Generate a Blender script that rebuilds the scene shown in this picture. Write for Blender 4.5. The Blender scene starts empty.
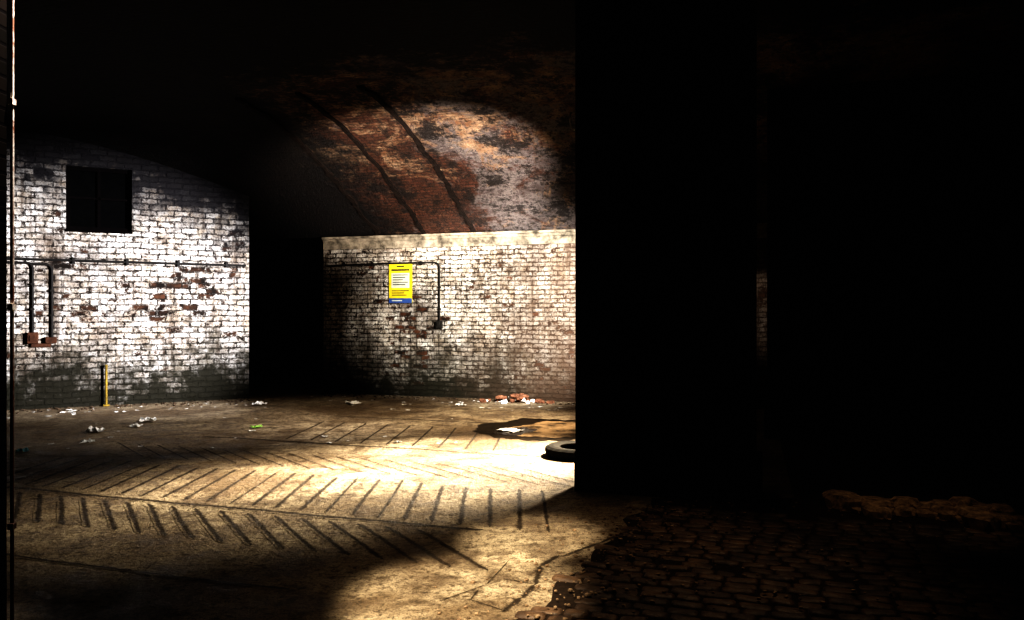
import bpy, bmesh, math, random
from mathutils import Matrix, Vector, noise
random.seed(7)
S=bpy.context.scene
S.view_settings.view_transform='Standard'
try: S.view_settings.look='Very High Contrast'
except Exception: pass

# ------------------------------------------------------------ node helpers
class M:
    def __init__(s,name,rough=.85,spec=.25):
        s.m=bpy.data.materials.new(name); s.m.use_nodes=True
        s.t=s.m.node_tree; s.b=s.t.nodes['Principled BSDF']
        s.b.inputs['Roughness'].default_value=rough
        s.b.inputs['Specular IOR Level'].default_value=spec
    def n(s,ty,**k):
        x=s.t.nodes.new(ty)
        for a,b in k.items(): setattr(x,a,b)
        return x
    def put(s,sock,v):
        if isinstance(v,bpy.types.NodeSocket): s.t.links.new(v,sock)
        elif isinstance(v,(tuple,list)) and len(v)==3 and sock.type=='RGBA': sock.default_value=(*v,1)
        else: sock.default_value=v
    def math(s,op,a,b=0,clamp=False):
        x=s.n('ShaderNodeMath',operation=op,use_clamp=clamp); s.put(x.inputs[0],a); s.put(x.inputs[1],b); return x.outputs[0]
    def mix(s,f,a,b,mode='MIX'):
        x=s.n('ShaderNodeMix',data_type='RGBA',blend_type=mode); s.put(x.inputs[0],f); s.put(x.inputs[6],a); s.put(x.inputs[7],b); return x.outputs[2]
    def ramp(s,v,a,b,lo=0.,hi=1.):
        x=s.n('ShaderNodeMapRange'); s.put(x.inputs[0],v); x.inputs[1].default_value=a; x.inputs[2].default_value=b
        x.inputs[3].default_value=lo; x.inputs[4].default_value=hi; return x.outputs[0]
    def noise(s,vec,scale,detail=4,rough=.6,dist=0.):
        x=s.n('ShaderNodeTexNoise'); s.t.links.new(vec,x.inputs['Vector']); x.inputs['Scale'].default_value=scale
        x.inputs['Detail'].default_value=detail; x.inputs['Roughness'].default_value=rough; x.inputs['Distortion'].default_value=dist
        return x.outputs[0]
    def coord(s,which='Object'): return s.n('ShaderNodeTexCoord').outputs[which]
    def sep(s,v):
        x=s.n('ShaderNodeSeparateXYZ'); s.t.links.new(v,x.inputs[0]); return x.outputs
    def comb(s,a,b,c=0.):
        x=s.n('ShaderNodeCombineXYZ'); s.put(x.inputs[0],a); s.put(x.inputs[1],b); s.put(x.inputs[2],c); return x.outputs[0]
    def bump(s,h,st=.5,d=.01):
        x=s.n('ShaderNodeBump'); x.inputs['Strength'].default_value=st; x.inputs['Distance'].default_value=d
        s.t.links.new(h,x.inputs['Height']); s.t.links.new(x.outputs[0],s.b.inputs['Normal'])
    def col(s,c): s.put(s.b.inputs['Base Color'],c)

def brick(m,vec,w,h,mortar,c1=(0,0,0),c2=(1,1,1)):
    x=m.n('ShaderNodeTexBrick'); m.t.links.new(vec,x.inputs['Vector'])
    x.inputs['Scale'].default_value=1; x.inputs['Brick Width'].default_value=w; x.inputs['Row Height'].default_value=h
    x.inputs['Mortar Size'].default_value=mortar; x.inputs['Mortar Smooth'].default_value=.35
    m.put(x.inputs['Color1'],c1); m.put(x.inputs['Color2'],c2); m.put(x.inputs['Mortar'],(.5,.5,.5))
    return x.outputs['Color'],x.outputs['Fac']

def painted_brick(name,w,h,mortar,loss,s0,s1,tint=(.80,.76,.68),seed=0.,clump=None,rightdirt=None,top=None,bare2=(.11,.045,.022)):
    m=M(name); o=m.coord(); xyz=m.sep(o)
    off=m.n('ShaderNodeVectorMath',operation='ADD'); m.t.links.new(o,off.inputs[0]); off.inputs[1].default_value=(seed,seed*.7,seed*1.3)
    P=off.outputs[0]
    wob=m.math('MULTIPLY',m.math('SUBTRACT',m.noise(P,2.5,2),.5),.06)
    fine=m.math('MULTIPLY',m.math('SUBTRACT',m.noise(P,20.,3),.5),.055)
    wv=m.math('ADD',wob,fine)
    v=m.comb(m.math('ADD',xyz[0],m.math('ADD',10.,wv)),m.math('ADD',xyz[2],m.math('ADD',1.,wv)))
    rnd,mf=brick(m,v,w,h,mortar)
    big=m.noise(P,.75,3,.6,.4); mid=m.noise(P,3.2,5,.75); sm=m.noise(P,9.,5,.8)
    a=m.math('ADD',m.math('MULTIPLY',big,.50),m.math('MULTIPLY',mid,.5))
    a=m.math('ADD',a,m.math('MULTIPLY',rnd,.24)); a=m.math('ADD',a,m.math('MULTIPLY',sm,.12))
    if clump:
        d=m.n('ShaderNodeVectorMath',operation='DISTANCE'); m.t.links.new(m.comb(xyz[0],m.math('MULTIPLY',xyz[2],1.6)),d.inputs[0]); d.inputs[1].default_value=(clump[0],clump[1]*1.6,0)
        a=m.math('ADD',a,m.ramp(d.outputs['Value'],clump[2],.0,0.,.20))
    lossm=m.ramp(a,loss+.05,loss+.08)
    bare=m.mix(m.ramp(m.noise(P,6.,3),.4,.7),(.009,.006,.004),bare2)
    paint=m.mix(m.ramp(mid,.38,.62),(tint[0]*.36,tint[1]*.32,tint[2]*.27),tint)
    paint=m.mix(m.math('MULTIPLY',rnd,.5),paint,(.36,.31,.25))
    ochre=m.ramp(m.noise(P,1.1,5,.75,1.),.50,.66); paint=m.mix(m.math('MULTIPLY',ochre,.6),paint,(.28,.20,.13))
    grey=m.ramp(m.noise(P,.9,6,.8,.8),.46,.60); paint=m.mix(m.math('MULTIPLY',grey,.65),paint,(.13,.115,.105))
    dr=m.noise(m.comb(m.math('MULTIPLY',xyz[0],4.5),m.math('MULTIPLY',xyz[2],.5),seed),1.,5,.75)
    paint=m.mix(m.ramp(dr,.52,.64,0,.8),paint,(.08,.058,.042))
    paint=m.mix(m.ramp(sm,.51,.62,0,.9),paint,(.05,.037,.028))
    speck=m.ramp(m.noise(P,34.,4,.8),.53,.61); paint=m.mix(m.math('MULTIPLY',speck,.85),paint,(.035,.025,.018))
    c=m.mix(lossm,paint,bare)
    c=m.mix(m.math('MULTIPLY',mf,m.ramp(sm,.38,.56,.3,1.)),c,(.015,.011,.008))
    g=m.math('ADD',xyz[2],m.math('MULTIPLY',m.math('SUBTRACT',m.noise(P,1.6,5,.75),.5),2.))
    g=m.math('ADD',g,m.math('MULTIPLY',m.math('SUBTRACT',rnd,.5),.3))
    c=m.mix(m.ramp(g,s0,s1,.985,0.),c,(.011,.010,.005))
    if top:   # soot and painted shade below the vault, following its curve
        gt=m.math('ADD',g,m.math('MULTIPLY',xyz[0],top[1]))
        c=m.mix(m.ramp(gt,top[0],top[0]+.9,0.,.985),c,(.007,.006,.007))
    if rightdirt:
        gx=m.math('ADD',xyz[0],m.math('MULTIPLY',m.math('SUBTRACT',m.noise(P,2.2,5,.8),.5),3.))
        c=m.mix(m.ramp(gx,rightdirt[0],rightdirt[1],0,.65),c,(.08,.05,.034))
    m.col(c)
    hgt=m.math('SUBTRACT',m.math('ADD',m.math('MULTIPLY',sm,.8),1.),m.math('ADD',mf,m.math('MULTIPLY',lossm,.5)))
    m.bump(hgt,1.,.02); return m.m

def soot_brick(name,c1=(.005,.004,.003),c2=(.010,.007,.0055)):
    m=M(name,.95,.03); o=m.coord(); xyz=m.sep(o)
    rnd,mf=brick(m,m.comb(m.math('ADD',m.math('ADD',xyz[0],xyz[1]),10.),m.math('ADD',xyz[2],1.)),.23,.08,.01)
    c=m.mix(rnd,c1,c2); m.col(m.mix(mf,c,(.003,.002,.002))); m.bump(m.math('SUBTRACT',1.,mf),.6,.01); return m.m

def plain(name,c,rough=.6,var=.35,scale=9.,metal=0.,spec=.25):
    m=M(name,rough,spec); m.b.inputs['Metallic'].default_value=metal
    n=m.noise(m.coord(),scale,5,.7)
    m.col(m.mix(m.ramp(n,.35,.65),tuple(x*(1-var) for x in c),c)); m.bump(n,.25,.004); return m.m

# ------------------------------------------------------------ mesh helpers
def obj(name,verts,faces,mats,frame=None,fm=None,smooth=False):
    me=bpy.data.meshes.new(name); me.from_pydata([tuple(v) for v in verts],[],faces); me.update()
    for mm in (mats if isinstance(mats,(list,tuple)) else [mats]): me.materials.append(mm)
    if fm:
        for p,i in zip(me.polygons,fm): p.material_index=i
    if smooth:
        for p in me.polygons: p.use_smooth=True
    o=bpy.data.objects.new(name,me); S.collection.objects.link(o)
    if frame is not None: o.matrix_world=frame
    return o
def boxes(name,bl,mats,frame=None,bev=0.):
    V=[];F=[];fm=[]
    for b in bl:
        x0,x1,y0,y1,z0,z1=b[:6]; k=b[6] if len(b)>6 else 0; n=len(V)
        V+=[(x0,y0,z0),(x1,y0,z0),(x1,y1,z0),(x0,y1,z0),(x0,y0,z1),(x1,y0,z1),(x1,y1,z1),(x0,y1,z1)]
        F+=[tuple(n+i for i in f) for f in ((3,2,1,0),(4,5,6,7),(0,1,5,4),(1,2,6,5),(2,3,7,6),(3,0,4,7))]; fm+=[k]*6
    o=obj(name,V,F,mats,frame,fm)
    if bev:
        d=o.modifiers.new('bevel','BEVEL'); d.width=bev; d.segments=2
    return o
def tube(name,paths,r,mat,frame=None):
    cu=bpy.data.curves.new(name,'CURVE'); cu.dimensions='3D'; cu.bevel_depth=r; cu.bevel_resolution=4; cu.use_fill_caps=True
    for p in paths:
        sp=cu.splines.new('POLY'); sp.points.add(len(p)-1)
        for q,v in zip(sp.points,p): q.co=(*v,1)
    cu.materials.append(mat)
    o=bpy.data.objects.new(name,cu); S.collection.objects.link(o)
    if frame is not None: o.matrix_world=frame
    return o
def adopt(e,kids):
    bpy.context.view_layer.update()
    for k in kids:
        mw=k.matrix_world.copy(); k.parent=e; k.matrix_parent_inverse=e.matrix_world.inverted(); k.matrix_world=mw
def parent(name,kids,frame=None):
    e=bpy.data.objects.new(name,None); S.collection.objects.link(e)
    if frame is not None: e.matrix_world=frame
    adopt(e,kids); return e
def frame(x,y,ang,z=0.): return Matrix.Translation((x,y,z))@Matrix.Rotation(ang,4,'Z')
EYE=1.6; FP=800.
def fl(u,v,z=0.):   # survey of the ground: where a floor point stands
    Y=(EYE-z)*FP/(v-310.); return ((u-512.)/FP*Y,Y)

A_B=math.atan2(-.311,.95); A_L=math.atan2(.469,.883)
FB=frame(-3.5,15.4,A_B); FL=frame(-7.95,12.8,A_L)
ca,sa=math.cos(A_B),math.sin(A_B)
HT=4.55
def vz(t):
    if t<=0: return 3.
    if t>=4.5: return HT
    return 3.+(HT-3)*math.sin(math.pi/2*t/4.5)
FBi=FB.inverted()
def vault_z(x,y): return vz(-(FBi@Vector((x,y,0))).y)

# ------------------------------------------------------------ camera
cam=bpy.data.cameras.new('camera'); cam.sensor_width=36; cam.lens=FP/1024*36; cam.clip_start=.05
co=bpy.data.objects.new('camera',cam); S.collection.objects.link(co); co.location=(0,0,EYE); co.rotation_euler=(math.pi/2,0,0); S.camera=co
w=bpy.data.worlds.new('world'); S.world=w; w.use_nodes=True; w.node_tree.nodes['Background'].inputs[0].default_value=(0,0,0,1)

# ------------------------------------------------------------ materials
m_back=painted_brick('white_painted_brick_back',.225,.080,.012,.765,.25,1.30,(.80,.77,.71),3.1,None,(2.4,4.8))
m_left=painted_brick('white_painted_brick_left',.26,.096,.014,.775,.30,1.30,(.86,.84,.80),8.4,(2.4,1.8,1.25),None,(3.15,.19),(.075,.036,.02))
m_soot=soot_brick('soot_brick'); 
m_iron=plain('black_iron',(.014,.012,.010),.7)
m_rust=plain('rusty_iron',(.08,.035,.018),.8,.6)
m_cream=plain('limewashed_render',(.36,.31,.24),.85,.85,4.)
m_paper=plain('white_paper',(.9,.9,.88),.7,.08)

def concrete(name,dirt=False):
    m=M(name,.75,.3); o=m.coord()
    n1=m.noise(o,.55,5,.65,.5); n2=m.noise(o,2.6,6,.75); n3=m.noise(o,22.,5,.8); n4=m.noise(o,75.,3,.8); n5=m.noise(o,6.,5,.8)
    c=m.mix(m.ramp(n1,.40,.60),(.22,.165,.105),(.58,.49,.355))
    c=m.mix(m.ramp(n2,.46,.62,0,.8),c,(.14,.10,.062))
    c=m.mix(m.ramp(n5,.51,.62,0,.75),c,(.085,.06,.037))
    c=m.mix(m.ramp(n3,.51,.61,0,.8),c,(.065,.045,.029))
    c=m.mix(m.ramp(n4,.54,.62,0,.85),c,(.035,.025,.017))
    if dirt:
        x=m.sep(m.coord('UV'))[0]      # 0 edge, 1 middle of the groove
        f=m.math('ADD',x,m.math('MULTIPLY',m.math('SUBTRACT',m.noise(o,14.,5,.85),.5),1.8))
        c=m.mix(m.ramp(f,.22,.70,0,.95),c,(.030,.020,.012))
    m.col(c); m.put(m.b.inputs['Roughness'],m.ramp(n2,.4,.65,.75,.36))
    m.bump(m.math('ADD',m.math('MULTIPLY',n2,.8),m.math('MULTIPLY',n3,.7)),1.,.035); return m.m
m_conc=concrete('worn_concrete'); m_gr=concrete('groove_dirt',True)
obj('floor',[(-14,-4,0),(12,-4,0),(12,22,0),(-14,22,0)],[(0,1,2,3)],m_conc)

# vault
def vaultmat():
    m=M('old_vault_brick',.7,.35); uv=m.coord('UV'); xyz=m.sep(uv)
    P=uv
    wv=m.math('MULTIPLY',m.math('SUBTRACT',m.noise(P,5.,4),.5),.10)
    rnd,mf=brick(m,m.comb(m.math('ADD',m.math('ADD',xyz[0],20.),wv),m.math('ADD',m.math('ADD',xyz[1],3.),wv)),.23,.082,.012)
    c=m.mix(rnd,(.05,.018,.010),(.12,.046,.026))
    c=m.mix(m.ramp(m.noise(P,2.2,5,.8),.4,.6),c,(.10,.045,.026))
    lime=m.math('ADD',m.ramp(xyz[0],2.7,3.6,-.05,.14),m.noise(P,.9,6,.78,.6))
    lm=m.ramp(lime,.53,.62)
    c=m.mix(lm,c,m.mix(m.ramp(m.noise(P,2.2,7,.85),.42,.64),(.10,.078,.074),(.34,.30,.29)))
    och=m.ramp(m.math('ADD',m.noise(P,1.2,6,.8,1.),m.ramp(xyz[1],1.2,2.6,-.03,.08)),.54,.63); c=m.mix(m.math('MULTIPLY',och,.9),c,m.mix(m.ramp(m.noise(P,5.,5,.8),.4,.6),(.20,.10,.05),(.50,.36,.24)))
    soot=m.ramp(m.noise(P,1.1,9,.85),.495,.555); c=m.mix(m.math('MULTIPLY',soot,.96),c,(.012,.008,.007))
    sp=m.ramp(m.noise(P,10.,5,.85),.51,.59); c=m.mix(m.math('MULTIPLY',sp,.8),c,(.015,.010,.008))
    c=m.mix(m.math('MULTIPLY',mf,m.ramp(lm,0,1,.55,.05)),c,(.016,.011,.009))
    far=m.ramp(m.math('ADD',xyz[1],m.math('MULTIPLY',m.math('SUBTRACT',m.noise(P,1.2,6,.8),.5),5.)),4.8,5.4); c=m.mix(far,c,(.004,.003,.0028))  # shade painted into the colour overhead, past the lit area
    fl_=m.ramp(m.math('ADD',xyz[0],m.math('MULTIPLY',m.math('SUBTRACT',m.noise(P,1.4,7,.85),.5),3.)),1.9,1.1); c=m.mix(m.math('MULTIPLY',fl_,.95),c,(.005,.004,.004))  # left end blackened too, painted shade bounding the lit area
    m.col(c); m.bump(m.math('SUBTRACT',m.math('ADD',m.noise(P,3.,5,.8),m.noise(P,14.,5,.8)),m.math('MULTIPLY',mf,.25)),1.,.09); return m.m
V=[];UV=[];F=[]
ts=[4.5*i/30 for i in range(31)]+[6,9,13,20]
xs=[-9+ .5*i for i in range(41)]
arc=0;pt=None;arcs=[]
for t in ts:
    z=vz(t)
    if pt: arc+=math.hypot(t-pt[0],z-pt[1])
    arcs.append(arc); pt=(t,z)
for j,t in enumerate(ts):
    for x in xs: V.append((x,-t,vz(t))); UV.append((x,arcs[j]))
nx=len(xs)
for j in range(len(ts)-1):
    for i in range(nx-1): F.append((j*nx+i,j*nx+i+1,(j+1)*nx+i+1,(j+1)*nx+i))
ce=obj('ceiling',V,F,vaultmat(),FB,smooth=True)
ul=ce.data.uv_layers.new(name='UVMap')
for l in ce.data.loops: ul.data[l.index].uv=UV[l.vertex_index]

def rib(name,x0,wd,dep,tmax):
    V=[];F=[];n=60
    for i in range(n+1):
        t=tmax*i/n; z=vz(t); mm=(HT-3)*math.pi/9*math.cos(math.pi/2*min(t,4.5)/4.5)
        inn=Vector((0,-mm,-1)).normalized()*dep*(.6+.8*abs(noise.noise(Vector((t*5,x0,3)))))
        jx=noise.noise(Vector((t*2.5,x0,0)))*.06; ww=wd*(.5+1.2*abs(noise.noise(Vector((t*6,x0,7)))))
        for (dx,k) in ((-ww/2,0),(-ww/2,1),(ww/2,1),(ww/2,0)):
            V.append(Vector((x0+dx+jx,-t,z))+inn*k)
    for i in range(n):
        for k in range(3): F.append((i*4+k,i*4+k+1,i*4+4+k+1,i*4+4+k))
    return obj(name,V,F,m_rib,FB)
m_rib=plain('sooty_rib_brick',(.018,.011,.008),.9,.8,14.)
adopt(ce,[rib('rib_%d'%i,x,.10,.05,4.2) for i,x in enumerate((1.05,2.0,2.98))])

# back wall
boxes('wall_back',[(-.15,10,0,.5,0,3.0)],m_back,FB)
boxes('trim_cornice',[(-.15,10,-.075,0,2.955,3.0),(-.15,10,-.03,0,2.90,2.955),(-.15,10,-.012,0,2.76,2.90)],m_cream,FB,.006)
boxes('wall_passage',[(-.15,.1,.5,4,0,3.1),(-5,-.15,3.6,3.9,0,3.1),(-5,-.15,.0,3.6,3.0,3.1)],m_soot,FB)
def lw():
    V=[];F=[]
    def prism(x0,x1,z0,z1=None,n=6):
        for i in range(n):
            a=x0+(x1-x0)*i/n; b=x0+(x1-x0)*(i+1)/n; k=len(V)
            def top(x):
                if z1 is not None: return z1
                p=FL@Vector((x,.35,0)); q=FL@Vector((x,0,0)); return max(vault_z(p.x,p.y),vault_z(q.x,q.y))
            V.extend([(a,0,z0),(b,0,z0),(b,.35,z0),(a,.35,z0),(a,0,top(a)),(b,0,top(b)),(b,.35,top(b)),(a,.35,top(a))])
            F.extend([tuple(k+j for j in f) for f in ((0,1,5,4),(1,2,6,5),(2,3,7,6),(3,0,4,7),(4,5,6,7),(3,2,1,0))])
    prism(-3.5,.71,0); prism(.71,1.69,0,2.93,1); prism(.71,1.69,3.98,None,2); prism(1.69,3.61,0)
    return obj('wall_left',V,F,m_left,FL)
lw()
m_gl=plain('sooted_glass',(.003,.003,.003),.9,.3,9.,0.,.02); m_fr=plain('sooted_frame',(.005,.004,.004),.9,.3,9.,0.,.02)
boxes('window_1',[(.71,1.69,.16,.2,2.93,3.98,0),(.71,.77,.10,.16,2.93,3.98,1),(1.63,1.69,.10,.16,2.93,3.98,1),(.77,1.63,.10,.16,3.92,3.98,1),(.77,1.63,.10,.16,2.93,2.99,1),(1.17,1.22,.11,.16,2.99,3.92,1),(.77,1.63,.11,.16,3.45,3.49,1),(.70,1.70,-.02,.12,2.89,2.93,1)],[m_gl,m_fr],FL)

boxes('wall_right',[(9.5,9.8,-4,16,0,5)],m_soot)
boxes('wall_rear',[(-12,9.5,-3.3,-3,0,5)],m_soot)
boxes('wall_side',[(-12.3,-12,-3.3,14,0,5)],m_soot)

FPR=frame(.56,7.1,A_B)
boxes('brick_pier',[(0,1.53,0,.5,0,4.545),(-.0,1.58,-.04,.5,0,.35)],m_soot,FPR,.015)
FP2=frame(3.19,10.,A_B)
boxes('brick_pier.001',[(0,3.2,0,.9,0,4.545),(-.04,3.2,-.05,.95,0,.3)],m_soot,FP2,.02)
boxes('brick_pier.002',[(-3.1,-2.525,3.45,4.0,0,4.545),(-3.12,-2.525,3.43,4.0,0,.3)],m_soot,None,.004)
pm=M('flaking_painted_iron',.6); o=pm.coord(); z=pm.sep(o)[2]
nn=pm.noise(o,7.,5,.8); pc=pm.mix(pm.ramp(nn,.42,.58),(.30,.14,.09),(.9,.84,.76)); pc=pm.mix(pm.ramp(z,1.0,1.6,.9,0.),pc,(.10,.03,.015)); pm.col(pc)
pp=tube('pipe',[[(-2.512,4.02,0),(-2.512,4.02,4.545)]],.009,pm.m)
cl=boxes('brackets',[(-2.525,-2.498,4.001,4.033,zz,zz+.03) for zz in (.5,1.6,2.63)],pm.m)
parent('downpipe',[pp,cl])

# ------------------------------------------------------------ sign
m_yel=plain('yellow_board',(.62,.50,.03),.5,.3); m_blue=plain('blue_board',(.04,.08,.22),.5,.2); m_ink=plain('black_ink',(.02,.02,.02),.6)
m_pan=plain('pale_panel',(.48,.48,.40),.5,.2)
sx,sw,s0,s1=1.27,.47,1.73,2.46
b=[(sx,sx+sw,-.03,-.012,s0,s1,0),(sx,sx+sw,-.033,-.03,s0,s0+.09,1),(sx+.05,sx+sw-.05,-.033,-.03,s0+.28,s1-.17,2)]
for i in range(5):
    zz=s1-.215-i*.045; b.append((sx+.08,sx+sw-.08-.05*(i%3),-.0345,-.033,zz,zz+.014,3))
b+=[(sx+.16,sx+sw-.16,-.0335,-.03,s1-.06,s1-.035,3),(sx+.05,sx+sw-.05,-.0335,-.03,s1-.13,s1-.10,3),(sx+.06,sx+sw-.06,-.0335,-.03,s0+.22,s0+.235,3),(sx+.06,sx+sw-.16,-.0335,-.03,s0+.18,s0+.195,3),(sx+.06,sx+sw-.1,-.0335,-.03,s0+.14,s0+.155,3),(sx+.06,sx+sw-.2,-.0345,-.033,s0+.035,s0+.055,2)]
boxes('warning_sign',b,[m_yel,m_blue,m_pan,m_ink],FB)

def arcpts(cx,cz,r,a0,a1,y,n=6): return [(cx+r*math.cos(a0+(a1-a0)*i/n),y,cz+r*math.sin(a0+(a1-a0)*i/n)) for i in range(n+1)]
c1=tube('pipe',[[(-.05,-.03,2.44),(1.2,-.03,2.47)]+arcpts(2.19,2.37,.1,math.pi/2,0,-.03)+[(2.29,-.03,1.36)]],.016,m_iron,FB)
c2=boxes('junction_box',[(2.23,2.35,-.07,0,1.26,1.40),(2.26,2.32,-.09,-.07,1.29,1.37)],m_iron,FB,.008)
c3=boxes('clips',[(x,x+.03,-.05,0,2.43,2.50) for x in (.3,.9,1.9)]+[(2.265,2.315,-.05,0,zz,zz+.03) for zz in (1.6,2.0)],m_iron,FB)
parent('cable_conduit',[c1,c2,c3],FB)
d1=tube('pipes',[[(-2.5,-.035,2.43),(3.55,-.035,2.40)],[(-2.5,-.03,2.36),(.15,-.03,2.36)]+arcpts(.15,2.27,.09,math.pi/2,0,-.03)+[(.24,-.03,1.2)],[(.2,-.03,2.34),(.42,-.03,2.34)]+arcpts(.42,2.25,.09,math.pi/2,0,-.03)+[(.51,-.03,1.15)]],.02,m_iron,FL)
d2=boxes('switch_boxes',[(.17,.32,-.09,0,1.06,1.24),(.42,.58,-.09,0,1.06,1.16),(.2,.29,-.11,-.09,1.1,1.2),(.22,.5,-.06,0,1.0,1.06)],m_rust,FL,.01)
d3=boxes('clips',[(x,x+.04,-.06,0,2.36,2.46) for x in (-.6,.8,1.6,2.4,3.2)]+[(.21,.27,-.06,0,zz,zz+.03) for zz in (1.6,2.0)]+[(.48,.54,-.06,0,zz,zz+.03) for zz in (1.5,1.9)],m_iron,FL)
parent('cable_conduit.001',[d1,d2,d3],FL)
m_yp=plain('worn_yellow_paint',(.26,.18,.03),.7,.7)
y1=tube('post',[[(1.30,-.09,0),(1.30,-.09,.66)]],.018,m_yp,FL)
y2=boxes('post_base',[(1.25,1.35,-.14,-.04,0,.03),(1.279,1.321,-.111,-.069,.66,.69)],m_yp,FL,.006)
parent('yellow_marker_post',[y1,y2],FL)

# ------------------------------------------------------------ floor grooves / slab joints
GV=[];GF=[];GU=[]
def groove(p,q,wd=.03,jit=.004,n=None):
    p=Vector((*p,0));q=Vector((*q,0)); L=(q-p).length; n=n or max(6,int(L/.06)); d=(q-p).normalized(); s=Vector((-d.y,d.x,0)); k=len(GV)
    for i in range(n+1):
        c=p+(q-p)*i/n; c+=s*noise.noise(Vector((c.x*1.3,c.y*1.3,wd*90)))*jit*3
        e=(.15 if i in(0,n) else 1)
        for m_,u in ((1,0),(0,1),(-1,0)):
            ww=wd*e*(.75+.6*abs(noise.noise(Vector((c.x*9,c.y*9,m_)))))*m_
            GV.append((c.x+s.x*ww,c.y+s.y*ww,.0025)); GU.append((u,0))
    for i in range(n):
        a=k+i*3; GF.append((a,a+1,a+4,a+3)); GF.append((a+1,a+2,a+5,a+4))
def flush(name):
    global GV,GF,GU
    o=obj(name,GV,GF,m_gr); ul=o.data.uv_layers.new(name='UVMap')
    for l in o.data.loops: ul.data[l.index].uv=GU[l.vertex_index]
    GV=[];GF=[];GU=[]
A=Vector((ca,sa)); N=Vector((-sa,ca))
org=Vector(fl(440,527))
def g(a,n): p=org+A*a+N*n; return Vector((p.x,p.y))
groove(g(-5,0),g(.35,0),.055,.012)
groove(g(-4.5,2.95),g(1.6,2.95),.05,.012)
groove(g(-4.,5.2),g(.2,5.2),.04,.012)
groove(g(-4.,-1.5),g(-.3,-1.5),.03,.012)
a=-4.6
while a<.95:
    p=g(a,.1); q=Vector((p.x+random.uniform(-.02,.02),p.y+1.3+random.uniform(-.06,.06)))
    groove(p,q,.038 if random.random()<.8 else .027)
    a+=.225+random.uniform(-.012,.012)
a=-4.2
while a<.9:
    p=g(a,1.6); q=p+Vector((-.75,.95)) ; groove(p,q,.02); a+=.3
a=-4.2
while a<-.1:
    p=g(a,-.1); q=p+Vector((.55,-.95)); groove(p,q,.038); a+=.24+random.uniform(-.015,.015)
a=-3.4
while a<-.4:
    p=g(a,3.1); groove(p,p+Vector((.1,1.6)),.028); a+=.34
flush('floor_grooves')
def crack(pts,wd):
    P=[Vector(fl(*p)) for p in pts]
    for a,b in zip(P,P[1:]): groove(a,b,wd,.02)
crack([(560,556),(540,566),(533,585),(520,598),(502,612)],.04); crack([(640,528),(600,543),(560,556)],.03); crack([(502,612),(470,600),(480,590)],.012)
crack([(505,560),(485,585),(440,600)],.008); crack([(533,585),(505,578)],.010)
flush('floor_crack')

# ------------------------------------------------------------ cobbles
def cobmat():
    m=M('cobble_stone',.45,.5); o=m.coord(); n1=m.noise(o,5.,4,.7); n2=m.noise(o,40.,4,.7); n3=m.noise(o,1.3,4,.7)
    c=m.mix(m.ramp(n1,.35,.65),(.04,.024,.015),(.18,.115,.07)); c=m.mix(m.ramp(n2,.48,.66,0,.75),c,(.025,.017,.011))
    c=m.mix(m.ramp(n3,.45,.6,0,.7),c,(.025,.016,.011)); m.col(c); m.bump(n2,.9,.010)
    m.put(m.b.inputs['Roughness'],m.ramp(n1,.3,.7,.7,.35)); return m.m
V=[];F=[]
def edge_x(y): return -.01+(y-4.16)*.44
r=-6.
row=0
while r<3.4:
    a=-3.+(row%2)*.09
    while a<8.:
        L=random.uniform(.13,.20); W=.095
        p=Vector((0,4.2))+A*(a+L/2)+N*(r+W/2+random.uniform(-.004,.004))
        if p.y>.8 and p.x>edge_x(p.y)+.14+.07*math.sin(p.y*9)+random.uniform(-.09,.09) and p.x<6.5 and p.y<6.75-.33*(p.x-.5) and random.random()>.03:
            k=len(V); h=.012+random.uniform(-.008,.009); tx=random.uniform(-.006,.006)
            for (zz,sh) in ((0.,.004),(h*.7,.006),(h,.024)):
                for (dx,dy) in ((-1,-.6),(-.8,-1),(.8,-1),(1,-.6),(1,.6),(.8,1),(-.8,1),(-1,.6)):
                    q=p+A*(dx*(L/2-sh))+N*(dy*(W/2-sh)); V.append((q.x,q.y,max(0,zz+(tx*dx if zz>0 else 0))))
            V.append((p.x,p.y,h+.006))
            for lv in (0,8):
                for i in range(8): F.append((k+lv+i,k+lv+(i+1)%8,k+lv+8+(i+1)%8,k+lv+8+i))
            for i in range(8): F.append((k+16+i,k+16+(i+1)%8,k+24))
        a+=L+.006
    r+=.101; row+=1
obj('cobblestone_paving',V,F,cobmat(),smooth=True)
V=[];ys=[.8+.1*i for i in range(61)]
for y in ys: V+=[(edge_x(y)+.08+.05*math.sin(y*9)+.08*noise.noise(Vector((y*3,0,0))),y,.002),(8.5,y,.002)]
V+=[(2.4,6.8,.002),(8.5,6.8,.002),(3.4,10.2,.002),(8.5,10.2,.002)]  # dark sheet added past the cobbles, shade painted on the floor
obj('paving_bed_and_shade',V,[(2*i,2*i+1,2*i+3,2*i+2) for i in range(60)]+[(122,123,125,124)],plain('joint_dirt_and_shade',(.030,.019,.012),.95,.6,30.))

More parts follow.
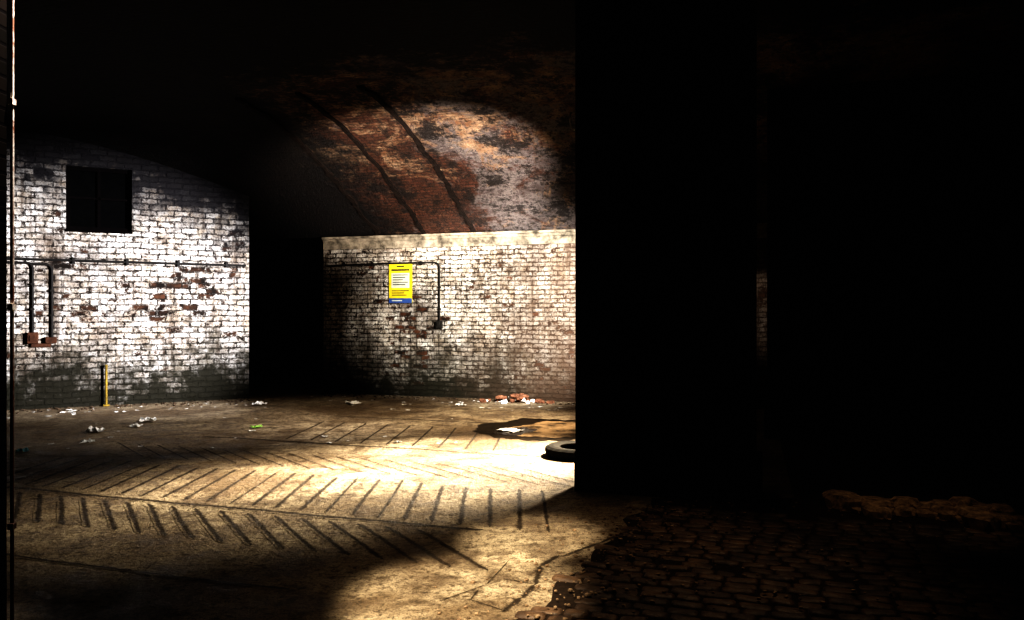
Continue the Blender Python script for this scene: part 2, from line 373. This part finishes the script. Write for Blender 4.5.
def rocks(name,items,mat,seed=1):
    random.seed(seed); V=[];F=[]
    for (x,y,z,sx_,sy_,sz_) in items:
        bm=bmesh.new(); bmesh.ops.create_icosphere(bm,subdivisions=2,radius=1)
        k=len(V); sd=random.random()*99; rot=Matrix.Rotation(random.random()*6.28,3,'Z')
        for v in bm.verts:
            c=v.co; c=c*(1+.45*noise.noise(c*1.3+Vector((sd,0,0)))); c=Vector((max(-.75,min(.75,c.x)),max(-.75,min(.75,c.y)),max(-.7,min(.7,c.z))))
            c=rot@Vector((c.x*sx_,c.y*sy_,c.z*sz_)); V.append((c.x+x,c.y+y,max(0.002,c.z+z)))
        for f in bm.faces: F.append(tuple(k+v.index for v in f.verts))
        bm.free()
    return obj(name,V,F,mat)
m_stone=plain('pale_grit',(.36,.26,.17),.85,.7,20.)
it=[]
for i in range(520):
    y=random.uniform(3.9,6.6); x=edge_x(y)+random.gauss(.14,.30); s=random.choice((.004,.005,.006,.009,.012))*random.uniform(.8,1.3)
    it.append((x,y,s*.4+(.018 if x>edge_x(y)+.1 else 0),s,s*1.2,s*.8))
for i in range(200):
    s=random.choice((.006,.010))*random.uniform(.8,1.4); y=random.uniform(4.3,7);it.append((random.uniform(.4,3),y*.95,s*.4+.02,s,s*1.2,s*.8))
rocks('gravel',it,m_stone)
m_kerb=plain('kerb_stone',(.38,.26,.16),.9,.85,16.)
it=[]
p0=Vector(fl(840,508)); p1=Vector(fl(1005,520)); 
random.seed(3)
for i in range(70):
    t=random.random(); p=p0.lerp(p1,t); k_=random.uniform(.04,.14); it.append((p.x+random.gauss(0,.03),p.y+random.gauss(0,.14),.01,k_*1.3,k_,k_*random.uniform(.5,1.2)))
rocks('kerb_rubble',it,m_kerb,4)
it=[]
for i in range(60):
    s_=random.gauss(3.8,.28); t=abs(random.gauss(.22,.12))+.1; p=FB@Vector((s_,-t,0)); r_=random.uniform(.02,.06)
    it.append((p.x,p.y,random.uniform(.02,.12) if abs(s_-3.8)<.22 else .02,r_*1.3,r_,r_*.8))
rb=rocks('rubble_pile',it,plain('brick_rubble',(.26,.13,.08),.9,.7,14.),5)
rb.data.materials.append(m_paper)
for p in rb.data.polygons:
    if (p.index//80)%5==0: p.material_index=1
it=[]
for i in range(170):
    s_=random.uniform(-.1,5.); p=FB@Vector((s_,-abs(random.gauss(.05,.25))-.06,0)); r_=random.uniform(.008,.026); it.append((p.x,p.y,.008,r_*1.3,r_,r_*.7))
for i in range(150):
    s_=random.uniform(-.5,3.6)
    if abs(s_-1.3)<.12: continue
    p=FL@Vector((s_,-abs(random.gauss(.05,.3))-.06,0)); r_=random.uniform(.008,.026); it.append((p.x,p.y,.008,r_*1.3,r_,r_*.7))
rocks('brick_debris',it,plain('debris',(.10,.07,.045),.9,.6,14.),6)

def sheet(V,F,x,y,wd,ar,seed,n=8,base=.006,lift=.45):
    rt=Matrix.Rotation(seed*1.7,3,'Z'); k=len(V)
    for j in range(n):
        for i in range(n):
            a=(i/(n-1)-.5)*wd; b=(j/(n-1)-.5)*wd*ar; rr=1+.45*noise.noise(Vector((i*.6,j*.6,seed*3.1)))
            hh=base+wd*lift*abs(noise.noise(Vector((i*.6,j*.6,seed*5.3+2))))
            q=rt@Vector((a*rr,b*rr,hh)); V.append((q.x+x,q.y+y,q.z))
    for j in range(n-1):
        for i in range(n-1): F.append((k+j*n+i,k+j*n+i+1,k+(j+1)*n+i+1,k+(j+1)*n+i))
def litter(name,u,v,wpx,mat,ar=.7,seed=0,lift=.45):
    x,y=fl(u,v); V=[];F=[]; sheet(V,F,0,0,wpx/FP*y,ar,seed,8,.008,lift); return obj(name,V,F,mat,Matrix.Translation((x,y,0)))
m_cy=plain('blue_wrapper',(.35,.75,.85),.5,.2); m_gn=plain('green_wrapper',(.40,.70,.18),.5,.2)
for i,(u,v,wp,mm) in enumerate([(136,427,12,0),(148,422,14,0),(95,432,20,0),(87,443,12,0),(22,452,13,1),(257,428,10,2),(353,404,15,0),(260,405,12,0),(461,406,10,0),(650,494,14,0),(398,443,7,0)]):
    litter('puddle_glint' if mm==0 else 'plastic_wrapper',u,v,wp,[m_paper,m_cy,m_gn][mm],.8,i+1)
litter('puddle_glint',511,431,22,m_paper,.8,31,.15)  # pale sheet standing in for the puddle's white reflection
V=[];F=[]; random.seed(21)
for i in range(110):
    y=random.uniform(9.2,14.6); x=random.uniform(-.60,.04)*y
    if i%3: 
        q=(FL@Vector((random.uniform(-.5,3.5),-random.uniform(.3,1.2),0))) if i%2 else (FB@Vector((random.uniform(0,5),-random.uniform(.3,1.3),0))); x,y=q.x,q.y
    if (FBi@Vector((x,y,0))).y>-.25 or (FL.inverted()@Vector((x,y,0))).y>-.2: continue
    sheet(V,F,x,y,random.choice((.03,.04,.05,.08)),.7,i*1.31,5,.004,.3)
obj('litter_scraps',V,F,m_paper)

def blob(name,cu,cv,rx,ry,mat,z,seed=0,am=.25,n=120):
    cx,cy=fl(cu,cv); V=[(cx,cy,z)]
    for i in range(n):
        a=2*math.pi*i/n; cc=Vector((math.cos(a),math.sin(a),0))
        k=1+am*noise.noise(cc*1.6+Vector((0,0,seed)))+.10*noise.noise(cc*6+Vector((0,0,seed)))+.05*noise.noise(cc*18+Vector((0,0,seed)))
        p=Vector((cx,cy))+A*(rx*k*math.cos(a))+N*(ry*k*math.sin(a)); V.append((p.x,p.y,z))
    return obj(name,V,[(0,i+1,(i+1)%n+1) for i in range(n)],mat)
wet=M('damp_concrete',.6,.1); wet.col(wet.mix(wet.ramp(wet.noise(wet.coord(),9.,5,.8),.4,.6),(.007,.005,.003),(.030,.02,.011)))
wat=M('shallow_water',.05,.5); wat.col(wat.mix(wat.noise(wat.coord(),3.,4),(.012,.009,.005),(.03,.02,.01)))
siltm=M('dried_silt',.7,.2); so=siltm.coord(); siltm.col(siltm.mix(siltm.ramp(siltm.noise(so,3.,6,.8),.45,.60),(.30,.21,.12),(.04,.027,.015)))
blob('damp_patch',543,429,.86,1.0,wet.m,.0035,1.,.4)
blob('dried_silt_patch',556,430,.58,.66,siltm.m,.005,2.,.5)
blob('puddle',514,431,.28,.32,wat.m,.0065,3.,.5)
tx,ty=fl(575,458)
bm=bmesh.new(); prof=[(.33,.0),(.36,.03),(.365,.06),(.36,.09),(.33,.11),(.28,.115),(.22,.105),(.20,.10),(.205,.08),(.25,.06),(.205,.04),(.20,.03),(.22,.01),(.28,.0)]
n=48; ring=[]
for i in range(n):
    a=2*math.pi*i/n; ring.append([bm.verts.new(((r_+(.006 if (i%2 and 0<j<4) else 0))*math.cos(a),(r_+(.006 if (i%2 and 0<j<4) else 0))*math.sin(a),z_)) for j,(r_,z_) in enumerate(prof)])
for i in range(n):
    for j in range(len(prof)): bm.faces.new((ring[i][j],ring[(i+1)%n][j],ring[(i+1)%n][(j+1)%len(prof)],ring[i][(j+1)%len(prof)]))
bmesh.ops.recalc_face_normals(bm,faces=bm.faces)
me=bpy.data.meshes.new('tyre'); bm.to_mesh(me); bm.free(); me.materials.append(plain('dusty_rubber',(.022,.019,.015),.9,.6,12.,0.,.1))
to=bpy.data.objects.new('tyre',me); S.collection.objects.link(to); to.location=(tx+.05,ty+.15,.0)
tube('iron_hook',[[(.56,7.12,3.35),(.525,7.12,3.36),(.515,7.12,3.28),(.53,7.12,3.22),(.56,7.12,3.20)]],.007,m_paper)

# ------------------------------------------------------------ unseen spots, added zone by zone; floor_light follows the pier's shadow
def spot(name,loc,aim,power,size,blend,col,rad=.12):
    l=bpy.data.lights.new(name,'SPOT'); l.energy=power; l.spot_size=math.radians(size); l.spot_blend=blend; l.color=col; l.shadow_soft_size=rad
    o=bpy.data.objects.new(name,l); S.collection.objects.link(o); o.location=loc
    o.rotation_euler=(Vector(aim)-Vector(loc)).to_track_quat('-Z','Y').to_euler(); return o
spot('floor_light',(2.4,10.9,3.1),(-.5,8.5,0),8500,44,1.,(1,.88,.70),.12)
spot('slab_fill',(2.4,10.9,3.1),(-1.9,7.8,0),7500,17,1.,(1,.88,.70),.12)  # added spot, stretches the floor pool to the left
spot('back_floor_fill',(2.4,10.4,3.1),(-.6,11.6,0),1500,54,1.,(1,.85,.65),.12)  # added to brighten the floor near the back wall
spot('back_wall_fill',(1.3,8.6,2.4),(.05,14.2,1.65),5000,45,.65,(1,.96,.90),.1)  # unseen spot added behind the pier for the back wall
spot('left_wall_fill',(1.5,8.9,2.4),(-6.5,13.4,1.8),11000,35,.7,(.94,.94,1.),.1)  # unseen spot added behind the pier for the left wall
spot('vault_fill',(1.25,8.1,.8),(-1.2,12.8,3.65),5000,40,.65,(1,.92,.84),.08)  # unseen spot added low behind the pier for the vault
spot('strip_fill',(-1.0,1.9,4.3),(-.28,4.45,0),2500,17,.6,(1,.88,.68),.06)  # added out of frame for the bright strip of concrete
spot('strip_fill.001',(-1.0,1.9,4.3),(.12,5.6,0),2600,11,.8,(1,.88,.68),.06)  # second added spot, for the far end of the strip
spot('cobble_fill',(1.8,5.6,4.4),(.75,4.9,0),190,58,1.,(1,.77,.54),.15)  # unseen spot added overhead to show the cobbles
spot('kerb_fill',(3.0,5.0,4.3),(3.0,6.1,0),120,26,.9,(1,.78,.55),.1)  # unseen spot added above the kerb rubble
spot('pipe_fill',(-2.05,4.35,4.42),(-2.5,4.05,2.9),800,30,1.,(1,.92,.85),.04)  # added out of frame to whiten the upper pipe
spot('gap_fill',(3.3,11.,2.6),(4.05,12.9,1.6),60,34,.5,(1,.9,.8),.1)  # added behind the piers to light the sliver of wall
spot('litter_fill',(1.4,9.1,3.),(-4.2,11.2,0),1200,44,1.,(1,.92,.84),.1)  # added to pick out litter on the left floor
